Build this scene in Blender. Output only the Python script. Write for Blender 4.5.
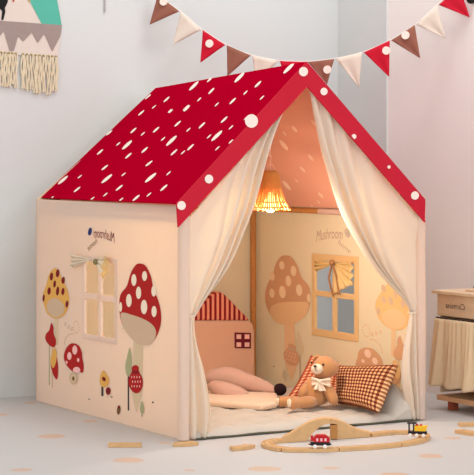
import bpy, bmesh, math, random
from mathutils import Vector, Matrix, noise
random.seed(7)
for o in list(bpy.data.objects): bpy.data.objects.remove(o)
SC = bpy.context.scene
COL = SC.collection
PI = math.pi

# ------------------------------------------------------------------ camera, world, light
H = 0.9554                 # eye height
F = 1846.0                 # focal length in pixels
S = 0.0034
Y1 = F * S                 # distance of the near tent corner
cam_d = bpy.data.cameras.new('camera'); cam = bpy.data.objects.new('camera', cam_d); COL.objects.link(cam)
cam.location = (0, 0, H); cam.rotation_euler = (PI/2, 0, 0)
cam_d.sensor_fit = 'HORIZONTAL'; cam_d.sensor_width = 36; cam_d.lens = F*36/474
cam_d.shift_y = -77.5/474; cam_d.clip_end = 60
SC.camera = cam

w = bpy.data.worlds.new('world'); SC.world = w; w.use_nodes = True
w.node_tree.nodes['Background'].inputs[0].default_value = (0.96, 0.965, 0.96, 1)
w.node_tree.nodes['Background'].inputs[1].default_value = 0.70

def area(name, loc, target, size, energy, color):
    l = bpy.data.lights.new(name, 'AREA'); l.shape = 'RECTANGLE'; l.size, l.size_y = size
    l.energy = energy; l.color = color
    o = bpy.data.objects.new(name, l); COL.objects.link(o); o.location = loc
    o.rotation_euler = (Vector(target)-Vector(loc)).to_track_quat('-Z', 'Y').to_euler()
    return o
area('window_daylight', (3.6, 2.6, 2.4), (0.1, 7.0, 0.5), (2.4, 2.2), 52, (0.98, 0.99, 1.0))
area('left_warm_fill', (-3.2, 3.4, 2.2), (0.8, 7.2, 0.5), (2.2, 2.0), 24, (1.0, 0.74, 0.52))  # added warm bounce fill from the left, not a real window
area('rear_fill', (-.4, -.6, 2.3), (0.9, 7.2, 0.7), (2.6, 2.0), 60, (0.95, 0.98, 1.0))  # added fill from behind the eye for cabinet and right wall
area('overhead_fill', (0.55, 6.6, 3.5), (0.95, 7.6, 0.4), (1.2, 1.2), 30, (1.0, 0.97, 0.94))  # added overhead fill to brighten the recess beside the tent
SC.view_settings.view_transform = 'Standard'; SC.view_settings.look = 'None'
SC.view_settings.exposure = 0.10; SC.view_settings.gamma = 1; SC.view_settings.use_curve_mapping = False

# ------------------------------------------------------------------ picture -> place
K = 1/F
EYE = Vector((0, 0, H))
def rdir(px, py): return Vector(((px-237)*K, 1, (160-py)*K))
def pt(px, py, y): return EYE + rdir(px, py)*y               # point at distance y
def fl(px, py, z=0.0): return EYE + rdir(px, py)*((H-z)/((py-160)*K))   # point on level z
def wp(lat, d, z=0): return Vector((lat*S, d*Y1, z))
T0 = wp(-54, 1.0); T1 = wp(202.5, 1.083)                     # tent front corners
W = 1.016; D = 1.19; WH = 0.80
TA = math.atan2((T1-T0).y, (T1-T0).x)
TM = Matrix.Translation(T0) @ Matrix.Rotation(TA, 4, 'Z'); TI = TM.inverted()
def tplane(px, py, axis, val):
    """sight line through a pixel met with tent-local plane axis=val (tent-local result)"""
    o = TI @ EYE; d = TI.to_3x3() @ rdir(px, py)
    return o + d*((val-o[axis])/d[axis])

# ------------------------------------------------------------------ materials
def hexc(r, g, b):
    f = lambda c: (c/255/12.92) if c/255 <= .04045 else ((c/255+.055)/1.055)**2.4
    return (f(r), f(g), f(b), 1)
MATS = {}
def mat(name, rgb, rough=.85, var=.0, vscale=20, bump=.0, bscale=200, trans=0, emit=0, metal=0, sheen=0, two=None, spec=.3):
    if name in MATS: return MATS[name]
    m = bpy.data.materials.new(name); m.use_nodes = True; nt = m.node_tree; N = nt.nodes; L = nt.links
    b = N['Principled BSDF']; c = hexc(*rgb)
    b.inputs['Base Color'].default_value = c; b.inputs['Roughness'].default_value = rough
    b.inputs['Metallic'].default_value = metal; b.inputs['Specular IOR Level'].default_value = spec
    if sheen: b.inputs['Sheen Weight'].default_value = sheen
    tc = N.new('ShaderNodeTexCoord')
    if var:
        n = N.new('ShaderNodeTexNoise'); n.inputs['Scale'].default_value = vscale; n.inputs['Detail'].default_value = 4
        L.new(tc.outputs['Object'], n.inputs['Vector'])
        mx = N.new('ShaderNodeMix'); mx.data_type = 'RGBA'
        mx.inputs[6].default_value = tuple(x*(1-var) for x in c[:3])+(1,)
        mx.inputs[7].default_value = tuple(min(1, x*(1+var)) for x in c[:3])+(1,)
        L.new(n.outputs['Fac'], mx.inputs[0]); L.new(mx.outputs[2], b.inputs['Base Color'])
    if bump:
        n2 = N.new('ShaderNodeTexNoise'); n2.inputs['Scale'].default_value = bscale; n2.inputs['Detail'].default_value = 3
        L.new(tc.outputs['Object'], n2.inputs['Vector'])
        bp = N.new('ShaderNodeBump'); bp.inputs['Strength'].default_value = bump; bp.inputs['Distance'].default_value = .003
        L.new(n2.outputs['Fac'], bp.inputs['Height']); L.new(bp.outputs[0], b.inputs['Normal'])
    if trans:
        t = N.new('ShaderNodeBsdfTranslucent'); t.inputs[0].default_value = hexc(*(two or rgb))
        ms = N.new('ShaderNodeMixShader'); ms.inputs[0].default_value = trans
        L.new(b.outputs[0], ms.inputs[1]); L.new(t.outputs[0], ms.inputs[2])
        L.new(ms.outputs[0], N['Material Output'].inputs[0])
    if emit:
        b.inputs['Emission Color'].default_value = c; b.inputs['Emission Strength'].default_value = emit
    MATS[name] = m; return m

def math_node(nt, op, a, b=None, c=None):
    n = nt.nodes.new('ShaderNodeMath'); n.operation = op
    for i, v in enumerate((a, b, c)):
        if v is None: continue
        if isinstance(v, (int, float)): n.inputs[i].default_value = v
        else: nt.links.new(v, n.inputs[i])
    return n.outputs[0]
def mix_node(nt, f, a, b):
    n = nt.nodes.new('ShaderNodeMix'); n.data_type = 'RGBA'
    for i, v in ((0, f), (6, a), (7, b)):
        if isinstance(v, (int, float, tuple)): n.inputs[i].default_value = v
        else: nt.links.new(v, n.inputs[i])
    return n.outputs[2]
def check_mat(name, nx, ny, light, mid, dark, duty=.5):
    """woven gingham in the cloth's own UV"""
    m = mat(name, light, .95); nt = m.node_tree; N = nt.nodes
    uv = N.new('ShaderNodeUVMap'); uv.uv_map = 'UVMap'
    s = N.new('ShaderNodeSeparateXYZ'); nt.links.new(uv.outputs[0], s.inputs[0])
    a = math_node(nt, 'LESS_THAN', math_node(nt, 'FRACT', math_node(nt, 'MULTIPLY', s.outputs[0], nx)), duty)
    b = math_node(nt, 'LESS_THAN', math_node(nt, 'FRACT', math_node(nt, 'MULTIPLY', s.outputs[1], ny)), duty)
    c1 = mix_node(nt, math_node(nt, 'MAXIMUM', a, b), hexc(*light), hexc(*mid))
    c2 = mix_node(nt, math_node(nt, 'MULTIPLY', a, b), c1, hexc(*dark))
    nt.links.new(c2, N['Principled BSDF'].inputs['Base Color']); return m
def stripe_mat(name, n, c1, c2):
    m = mat(name, c1, .95); nt = m.node_tree; N = nt.nodes
    tc = N.new('ShaderNodeTexCoord'); s = N.new('ShaderNodeSeparateXYZ'); nt.links.new(tc.outputs['Object'], s.inputs[0])
    a = math_node(nt, 'LESS_THAN', math_node(nt, 'FRACT', math_node(nt, 'MULTIPLY', s.outputs[0], n)), .5)
    nt.links.new(mix_node(nt, a, hexc(*c1), hexc(*c2)), N['Principled BSDF'].inputs['Base Color']); return m
def wood_mat(name, rgb, scale=6, stretch=(1, 12, 12)):
    m = mat(name, rgb, .6); nt = m.node_tree; N = nt.nodes; c = hexc(*rgb)
    tc = N.new('ShaderNodeTexCoord'); mp = N.new('ShaderNodeMapping'); mp.inputs['Scale'].default_value = stretch
    nt.links.new(tc.outputs['Object'], mp.inputs[0])
    n = N.new('ShaderNodeTexNoise'); n.inputs['Scale'].default_value = scale; n.inputs['Detail'].default_value = 5
    nt.links.new(mp.outputs[0], n.inputs['Vector'])
    nt.links.new(mix_node(nt, n.outputs['Fac'], tuple(x*.8 for x in c[:3])+(1,), tuple(min(1, x*1.15) for x in c[:3])+(1,)),
                 N['Principled BSDF'].inputs['Base Color']); return m

# ------------------------------------------------------------------ mesh helpers
class MB:
    def __init__(s): s.v = []; s.f = []; s.m = []; s.uv = {}
    def face(s, pts, m=0, uv=None):
        i = len(s.v); s.v += [Vector(p) for p in pts]; s.f.append(list(range(i, i+len(pts)))); s.m.append(m)
        if uv: s.uv[len(s.f)-1] = uv
    def grid(s, fn, nu, nv, m=0, closeu=False, flip=False, uv=False):
        i0 = len(s.v); cu = nu if closeu else nu+1
        for j in range(nv+1):
            for i in range(cu): s.v.append(Vector(fn(i/nu, j/nv)))
        for j in range(nv):
            for i in range(nu):
                a = i0+j*cu+i; b = i0+j*cu+(i+1) % cu if closeu else a+1
                c = b+cu; d = a+cu
                q = [a, b, c, d]; t = [(i/nu, j/nv), ((i+1)/nu, j/nv), ((i+1)/nu, (j+1)/nv), (i/nu, (j+1)/nv)]
                if flip: q.reverse(); t.reverse()
                s.f.append(q); s.m.append(m)
                if uv: s.uv[len(s.f)-1] = t
    def box(s, c, d, m=0, rot=None):
        c = Vector(c); pts = []
        for x in (-.5, .5):
            for y in (-.5, .5):
                for z in (-.5, .5):
                    p = Vector((x*d[0], y*d[1], z*d[2]))
                    if rot: p = rot @ p
                    pts.append(c+p)
        i = len(s.v); s.v += pts
        for q in ((0, 1, 3, 2), (4, 6, 7, 5), (0, 4, 5, 1), (2, 3, 7, 6), (0, 2, 6, 4), (1, 5, 7, 3)):
            s.f.append([i+k for k in q]); s.m.append(m)
    def prism(s, poly, off, m=0, mback=None):
        """closed outline extruded by the vector off"""
        n = len(poly); i = len(s.v); off = Vector(off)
        s.v += [Vector(p) for p in poly]+[Vector(p)+off for p in poly]
        s.f.append(list(range(i, i+n))); s.m.append(m)
        s.f.append(list(range(i+2*n-1, i+n-1, -1))); s.m.append(m if mback is None else mback)
        for k in range(n):
            a = i+k; b = i+(k+1) % n
            s.f.append([b, a, a+n, b+n]); s.m.append(m)
    def ell(s, c, r, m=0, nu=20, nv=12, rot=None, fn=None):
        c = Vector(c)
        def g(u, v):
            th = u*2*PI; ph = (v-.5)*PI*.9998
            p = Vector((math.cos(th)*math.cos(ph)*r[0], math.sin(th)*math.cos(ph)*r[1], math.sin(ph)*r[2]))
            if fn: p = fn(p)
            if rot: p = rot @ p
            return c+p
        s.grid(g, nu, nv, m, closeu=True)
    def tube(s, path, r, m=0, n=10, caps=True, closed=False):
        path = [Vector(p) for p in path]; N_ = len(path); rings = []
        up = Vector((0, 0, 1)); last = None
        for k, p in enumerate(path):
            a = path[(k-1) % N_] if (k or closed) else p; b = path[(k+1) % N_] if (k < N_-1 or closed) else p
            t = (b-a).normalized()
            if last is None: x = t.cross(up if abs(t.z) < .9 else Vector((1, 0, 0))).normalized()
            else: x = (last - t*last.dot(t)).normalized()
            last = x; y = t.cross(x); rr = r[k] if isinstance(r, (list, tuple)) else r
            rings.append([p+(x*math.cos(q*2*PI/n)+y*math.sin(q*2*PI/n))*rr for q in range(n)])
        i0 = len(s.v)
        for g in rings: s.v += g
        for k in range(N_ if closed else N_-1):
            for q in range(n):
                a = i0+k*n+q; b = i0+k*n+(q+1) % n; k2 = (k+1) % N_
                s.f.append([a, b, i0+k2*n+(q+1) % n, i0+k2*n+q]); s.m.append(m)
        if caps and not closed:
            s.f.append([i0+q for q in range(n-1, -1, -1)]); s.m.append(m)
            s.f.append([i0+(N_-1)*n+q for q in range(n)]); s.m.append(m)
    def lathe(s, prof, c=(0, 0, 0), m=0, n=24, axis='Z'):
        c = Vector(c)
        def g(u, v):
            k = v*(len(prof)-1); i = min(int(k), len(prof)-2); t = k-i
            r = prof[i][0]*(1-t)+prof[i+1][0]*t; z = prof[i][1]*(1-t)+prof[i+1][1]*t
            a = u*2*PI; p = Vector((r*math.cos(a), r*math.sin(a), z))
            if axis == 'Y': p = Vector((p.x, p.z, p.y))
            if axis == 'X': p = Vector((p.z, p.x, p.y))
            return c+p
        s.grid(g, n, len(prof)-1, m, closeu=True)
    def build(s, name, mats, parent=None, smooth=True, inv=None, bevel=0, seg=2, solid=0, subsurf=0, weld=False, angle=35):
        me = bpy.data.meshes.new(name)
        vs = [(inv @ v if inv is not None else v) for v in s.v]
        me.from_pydata([tuple(v) for v in vs], [], s.f)
        for m in (mats if isinstance(mats, (list, tuple)) else [mats]): me.materials.append(m)
        for p, mi in zip(me.polygons, s.m): p.material_index = mi; p.use_smooth = smooth
        if s.uv:
            L = me.uv_layers.new(name='UVMap')
            for p in me.polygons:
                if p.index in s.uv:
                    for li, t in zip(p.loop_indices, s.uv[p.index]): L.data[li].uv = t
        me.validate(); me.update()
        if weld:
            bm = bmesh.new(); bm.from_mesh(me); bmesh.ops.remove_doubles(bm, verts=bm.verts, dist=.0002)
            bmesh.ops.recalc_face_normals(bm, faces=bm.faces); bm.to_mesh(me); bm.free()
        if smooth: me.set_sharp_from_angle(angle=math.radians(angle))
        o = bpy.data.objects.new(name, me); COL.objects.link(o)
        if parent: o.parent = parent
        if bevel:
            b = o.modifiers.new('bevel', 'BEVEL'); b.width = bevel; b.segments = seg; b.limit_method = 'ANGLE'; b.angle_limit = math.radians(40)
        if solid:
            q = o.modifiers.new('solid', 'SOLIDIFY'); q.thickness = solid; q.offset = 0
        if subsurf:
            q = o.modifiers.new('sub', 'SUBSURF'); q.levels = q.render_levels = subsurf
        return o
def tag(o, label=None, cat=None, group=None, kind=None):
    if label: o['label'] = label
    if cat: o['category'] = cat
    if group: o['group'] = group
    if kind: o['kind'] = kind
    return o
def thing(name, label, cat, loc=(0, 0, 0), rz=0, group=None):
    o = bpy.data.objects.new(name, None); COL.objects.link(o); o.location = loc; o.rotation_euler = (0, 0, rz)
    o.empty_display_size = .05
    return tag(o, label, cat, group)
def inv_of(o): return (Matrix.Translation(o.location) @ Matrix.Rotation(o.rotation_euler.z, 4, 'Z')).inverted()
def smooth_poly(pts, n=6):
    out = []; N_ = len(pts)
    for i in range(N_):
        p0, p1, p2, p3 = [Vector(pts[(i+k) % N_]) for k in (-1, 0, 1, 2)]
        for j in range(n):
            t = j/n
            out.append(.5*((2*p1)+(p2-p0)*t+(2*p0-5*p1+4*p2-p3)*t*t+(3*p1-p0-3*p2+p3)*t**3))
    return out
def curve_pts(pts, n):
    """open catmull-rom through pts, returns a function of 0..1"""
    P = [Vector(p) for p in pts]
    def f(t):
        k = max(0, min(.99999, t))*(len(P)-1); i = int(k); t = k-i
        p1, p2 = P[i], P[i+1]; p0 = P[i-1] if i else 2*p1-p2; p3 = P[i+2] if i+2 < len(P) else 2*p2-p1
        return .5*((2*p1)+(p2-p0)*t+(2*p0-5*p1+4*p2-p3)*t*t+(3*p1-p0-3*p2+p3)*t**3)
    return f
def text_mesh(body, size):
    cu = bpy.data.curves.new('lettering', 'FONT'); cu.body = body; cu.size = size; cu.align_x = 'CENTER'; cu.resolution_u = 3; cu.shear = .3
    o = bpy.data.objects.new('lettering', cu); COL.objects.link(o)
    dg = bpy.context.evaluated_depsgraph_get(); dg.update()
    me = bpy.data.meshes.new_from_object(o.evaluated_get(dg))
    vs = [v.co.copy() for v in me.vertices]; fs = [list(p.vertices) for p in me.polygons]
    bpy.data.objects.remove(o); bpy.data.meshes.remove(me)
    return vs, fs

# ------------------------------------------------------------------ room
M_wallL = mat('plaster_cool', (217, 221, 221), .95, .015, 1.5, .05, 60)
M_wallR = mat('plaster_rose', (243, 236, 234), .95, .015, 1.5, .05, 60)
BD = Vector((math.cos(TA), math.sin(TA), 0))           # along the back wall, to the right and away
RD = Vector((BD.y, -BD.x, 0))                           # along the right wall, towards the eye
PL = wp(-280, 1.181)
def wall_from(p, q, name, m, depth=.12, h=2.6):
    d = (q-p).normalized(); n = Vector((-d.y, d.x, 0))*depth
    b = MB(); b.prism([p, q, q+Vector((0, 0, h)), p+Vector((0, 0, h))], n)
    o = b.build(name, m, smooth=False, weld=True); return tag(o, kind='structure')
def on_wall(px, py, p=PL, d=BD):
    n = Vector((-d.y, d.x, 0)); r = rdir(px, py)
    return EYE + r*((p-EYE).dot(n)/r.dot(n))
CO = on_wall(338, 160); CO.z = 0
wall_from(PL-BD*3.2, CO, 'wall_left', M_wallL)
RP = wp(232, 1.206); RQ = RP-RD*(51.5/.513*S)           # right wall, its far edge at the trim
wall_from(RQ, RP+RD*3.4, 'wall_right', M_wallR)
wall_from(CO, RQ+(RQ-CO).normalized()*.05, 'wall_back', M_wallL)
# floor with its printed pebble pattern
def floor_material():
    m = mat('play_floor', (236, 228, 224), .5, spec=.35); nt = m.node_tree; N = nt.nodes; L = nt.links
    g = N.new('ShaderNodeNewGeometry'); nz = N.new('ShaderNodeTexNoise'); nz.inputs['Scale'].default_value = 9; nz.inputs['Detail'].default_value = 1
    L.new(g.outputs['Position'], nz.inputs['Vector'])
    add = N.new('ShaderNodeVectorMath'); add.operation = 'MULTIPLY_ADD'; L.new(nz.outputs['Color'], add.inputs[0])
    add.inputs[1].default_value = (.05, .05, 0); L.new(g.outputs['Position'], add.inputs[2])
    blobs = [(52, 436, .056), (127, 460, .053), (0, 414.5, .035), (31, 402.5, .03), (92, 421, .034), (166, 443, .024), (263, 469, .056),
             (431, 456, .045), (330, 468, .03), (20, 470, .03), (452, 438, .03), (395, 474, .04), (190, 470, .02), (60, 405, .03)]
    P = [(fl(x, y), r) for x, y, r in blobs]
    rr = random.Random(3)
    for _ in range(14): P.append((Vector((rr.uniform(-2.2, 2.2), rr.uniform(4.2, 5.75), 0)), rr.uniform(.03, .06)))
    acc = None
    for p, r in P:
        d = N.new('ShaderNodeVectorMath'); d.operation = 'DISTANCE'; L.new(add.outputs[0], d.inputs[0])
        d.inputs[1].default_value = (p.x+.025, p.y+.025, 0)
        mr = N.new('ShaderNodeMapRange'); mr.inputs[1].default_value = r; mr.inputs[2].default_value = r-.004
        L.new(d.outputs['Value'], mr.inputs[0])
        acc = mr.outputs[0] if acc is None else math_node(nt, 'MAXIMUM', acc, mr.outputs[0])
    n2 = N.new('ShaderNodeTexNoise'); n2.inputs['Scale'].default_value = 260; L.new(g.outputs['Position'], n2.inputs['Vector'])
    base = mix_node(nt, n2.outputs['Fac'], hexc(194, 191, 190), hexc(205, 202, 201))
    L.new(mix_node(nt, acc, base, hexc(208, 178, 158)), N['Principled BSDF'].inputs['Base Color'])
    return m
b = MB(); b.box((0, 4.5, -.05), (9, 11.5, .1)); tag(b.build('floor', floor_material(), smooth=False), kind='structure')

# ------------------------------------------------------------------ the tent
M_cloth = mat('tent_cotton', (246, 234, 226), .95, .02, 6, .12, 500, trans=.42, two=(255, 226, 186))
M_clothin = mat('tent_cotton_inside', (255, 246, 218), .95, .02, 6, .1, 500, trans=.42, two=(255, 236, 200))
M_curt = mat('curtain_cotton', (244, 238, 230), .95, 0, 6, .1, 500, trans=.40, two=(254, 230, 180))
M_roof = mat('roof_crimson', (172, 1, 37), 1, .05, 5, .15, 400, spec=.0)
M_roofin = mat('roof_underside_lit', (248, 176, 148), .95, .02, 5, .1, 400, trans=.2)  # salmon base carries the light coming through the crimson cloth
M_trim = mat('roof_trim_red', (200, 38, 58), .9, .05, 8, .2, 300, spec=.1)
M_dot = mat('print_white', (250, 232, 222), .9); M_dotin = mat('print_peach', (255, 208, 180), .9)
M_pole = wood_mat('pine_pole', (196, 132, 70), 8, (12, 12, 1))
M_red = mat('print_red', (178, 26, 24), .9); M_ochre = mat('print_ochre', (232, 174, 88), .9); M_tan = mat('print_tan', (214, 182, 152), .9)
M_sage = mat('print_sage', (176, 172, 130), .9); M_ink = mat('print_ink', (52, 50, 52), .9); M_cream = mat('print_cream', (252, 232, 208), .9)
M_maroon = mat('print_maroon', (128, 20, 28), .9); M_olive = mat('print_brown', (120, 84, 48), .9); M_navy = mat('print_blue', (44, 54, 110), .9)
M_stem = mat('print_stem', (222, 196, 160), .9); M_pinkp = mat('print_pink', (252, 196, 190), .9)
INK = [M_red, M_ochre, M_tan, M_sage, M_ink, M_cream, M_maroon, M_olive, M_navy, M_stem, M_pinkp]
def faded(m, n):      # the same print seen on the reverse of the cloth
    c = m.node_tree.nodes['Principled BSDF'].inputs['Base Color'].default_value; base = hexc(242, 218, 184)
    q = m.copy(); q.name = n; k = .36
    q.node_tree.nodes['Principled BSDF'].inputs['Base Color'].default_value = tuple(c[i]*k+base[i]*(1-k) for i in range(3))+(1,)
    return q
INKIN = [faded(m, m.name+'_reverse') for m in INK]
for k_, c_ in ((0, (216, 164, 124)), (2, (236, 196, 148)), (5, (246, 218, 178)), (9, (234, 196, 152)), (1, (236, 190, 130))):
    INKIN[k_].node_tree.nodes['Principled BSDF'].inputs['Base Color'].default_value = hexc(*c_)
RED, OCH, TAN, SAGE, BLK, CRM, MAR, OLV, NAV, STM, PNK = range(11)

tent = thing('play_tent', 'cream cotton play tent shaped like a house with a crimson dotted roof', 'tent', T0, TA)

def uz(px, py):        # left wall pixel -> (distance from the back corner, height)
    p = tplane(px, py, 0, 0.0); return (D-p.y, p.z)
PRINTS = []           # (ink, layer, [(u,z)...])
def pr(ink, layer, pts, n=5): PRINTS.append((ink, layer, [tuple(v) for v in smooth_poly([Vector(uz(*p)) for p in pts], n)]))
def poly(ink, layer, pts): PRINTS.append((ink, layer, [uz(*p) for p in pts]))
def el(ink, layer, cx, cy, rx, ry, rot=0):
    pts = []
    for k in range(14):
        a = k*2*PI/14; x = rx*math.cos(a); y = ry*math.sin(a)
        pts.append((cx+x*math.cos(rot)-y*math.sin(rot), cy+x*math.sin(rot)+y*math.cos(rot)))
    poly(ink, layer, pts)
# large red mushroom
poly(STM, 1, [(134, 325), (143.5, 326), (143, 350), (142, 395), (136.5, 413), (132, 395), (133.5, 350)])
pr(RED, 2, [(140.5, 263.5), (146, 266), (151, 276), (154, 290), (158, 299), (161, 311), (161, 324), (157, 336), (152, 341), (146, 342), (136, 336), (126, 330), (121, 320), (119.5, 305), (121, 294), (127, 286), (131, 273), (136, 265)])
pr(TAN, 3, [(121.5, 313), (133, 315), (146, 320), (154, 326), (156.5, 333), (154, 341), (148, 345), (138, 343.5), (129, 335), (123, 325)])
for t in range(9):
    a = PI*(.08+t*.105); cx, cy = 138.5, 331
    poly(OLV if 0 else STM, 4, [(cx+3*math.cos(a), cy-2*math.sin(a)), (cx+16*math.cos(a), cy-11*math.sin(a)+.25), (cx+16*math.cos(a), cy-11*math.sin(a)-.25)])
for x, y, rx, ry in ((134.3, 280, 2.6, 6), (145, 276, 2.5, 5), (139, 292.8, 2.6, 6.3), (129.3, 300.5, 2.8, 6.6), (144.5, 307, 3.2, 7.3), (154.5, 311.5, 2.6, 5.6), (154.2, 291, 2.4, 5.6), (121, 307, 1.5, 5)): el(CRM, 3, x, y, rx, ry)
# ochre mushroom
poly(STM, 1, [(54.5, 316), (58, 316), (58, 345), (55, 345)])
pr(OCH, 2, [(54, 268.5), (58, 269.5), (62, 278), (68, 291), (69.5, 301), (67, 311), (62, 317), (55, 318.5), (48, 314), (44, 304), (43, 295), (46.5, 285), (49.5, 274)])
pr(TAN, 3, [(55.5, 298), (61, 301), (65, 308), (62, 315), (55.5, 317.5), (49.5, 313.5), (47, 306), (50, 300)])
for x, y, rx, ry in ((51.8, 276.5, 1.7, 4), (58, 273.3, 1.8, 4.1), (63.5, 280.3, 1.7, 3.5), (55, 284, 1.4, 3.6), (49.5, 291, 1.7, 3.8), (58, 291, 1.6, 4.5), (63.3, 291.5, 1.6, 3.7), (44, 298, 1.1, 3.6), (67.3, 304, 1.4, 3.5)): el(MAR, 3, x, y, rx, ry, .1)
# narrow red mushroom with a tongue shaped leaf
pr(RED, 2, [(51.3, 323), (53.6, 327), (54, 334), (56.3, 340), (55.5, 346), (52.5, 347), (48, 343.5), (45.5, 338.5), (46.3, 334), (49.5, 330)])
poly(SAGE, 1, [(49, 345), (49.9, 345), (50, 385), (49, 385)]); poly(TAN, 1, [(52, 346), (53, 346), (53, 387.5), (52, 387.5)])
pr(RED, 2, [(53.5, 350), (56.5, 355), (58.3, 366), (58, 377), (56, 379), (52.5, 372), (50.8, 362)])
pr(OCH, 3, [(54.5, 348), (57, 352), (56.5, 362), (53.5, 368), (51, 362), (52, 354)])
# round red mushroom, snail, sleeping letters
pr(RED, 2, [(73.5, 343.2), (79, 345.5), (82, 352), (82.6, 358), (84, 366), (83, 372.5), (79, 372), (76, 373), (71, 370), (66, 364), (64, 357), (65.5, 350), (69, 345)])
for x, y, rx, ry in ((75.2, 350, 2.5, 4.6), (69.8, 356, 2.2, 3.9), (67, 362.3, 1, 1.6), (78.6, 360, 1.2, 2), (77, 370, 3.7, 3.2)): el(PNK, 3, x, y, rx, ry)
el(TAN, 3, 74, 378, 4.2, 6.5); el(STM, 4, 74, 378.5, 2.8, 4.6); el(OLV, 5, 74, 378.5, 1.2, 2.2)
for x, y, r in ((65.5, 324, 1), (69, 327, 1), (72, 329, 1)): 
    poly(TAN, 1, [(x-r, y-r*1.5), (x+r, y-r*1.5), (x+r, y-r), (x-r*.2, y+r), (x+r, y+r), (x+r, y+r*1.5), (x-r, y+r*1.5), (x-r, y+r), (x+r*.2, y-r), (x-r, y-r)])
for cx, cy, rx, ry, a0, a1 in ((72, 344, 7.5, 10, PI, 1.6*PI), (76.5, 327, 2.6, 6, .0, 2*PI)):
    for k in range(12):
        a = a0+(a1-a0)*k/12; el(TAN, 1, cx+rx*math.cos(a), cy+ry*math.sin(a), .42, .6)
# yellow flower, toadstool, seeds
poly(BLK, 1, [(101.5, 385), (103.5, 385), (103.6, 396), (101.4, 396)])
pr(OCH, 2, [(103.5, 370.5), (106, 373), (109.2, 378), (109, 384), (104.5, 387.5), (100.3, 384), (100.3, 377), (101.5, 373)]); el(MAR, 3, 104.3, 379, 1.7, 2.4, -.5)
el(MAR, 2, 108.5, 391, 2.6, 3.9); el(TAN, 1, 107.4, 396.5, .5, 1.1); el(BLK, 1, 112, 397, .7, .7); el(TAN, 1, 110.5, 396.5, .5, .8)
el(OLV, 2, 119, 410, 1.8, 4.7, .1); el(MAR, 3, 119.2, 407, 1.1, 1.6); el(BLK, 1, 89.3, 399.3, .7, .7); el(BLK, 1, 153, 402.3, .9, .9)
# sage leaf tree, strawberry, small leaf
poly(BLK, 1, [(127.8, 375), (129.3, 375), (129.3, 410.5), (127.8, 410.5)])
pr(SAGE, 2, [(129.8, 347.5), (131.5, 353), (132.2, 362), (131.5, 371), (129, 376.5), (126.5, 374), (125.6, 366), (127.5, 356)])
pr(RED, 3, [(136, 365), (139, 367), (139.3, 371), (143, 379), (142.5, 388), (138.5, 393), (133.5, 392), (129.5, 386), (129, 379), (132, 372), (132.5, 367)])
for i in range(12): el(PNK, 4, 132.3+(i % 4)*2.6+(i//4 % 2)*.9, 377+(i//4)*4.6, .45, 1.2)
poly(MAR, 4, [(132.3, 370.5), (139.5, 371), (138, 373.5), (133.5, 373)])
pr(SAGE, 2, [(142.3, 401), (144.3, 406), (144.3, 412), (142, 414), (140.3, 410), (140.8, 404.5)]); poly(OLV, 1, [(141.7, 413), (142.5, 413), (142.5, 416.5), (141.7, 416.5)])
el(NAV, 2, 90.2, 231.5, 1.9, 4, .2)

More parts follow.
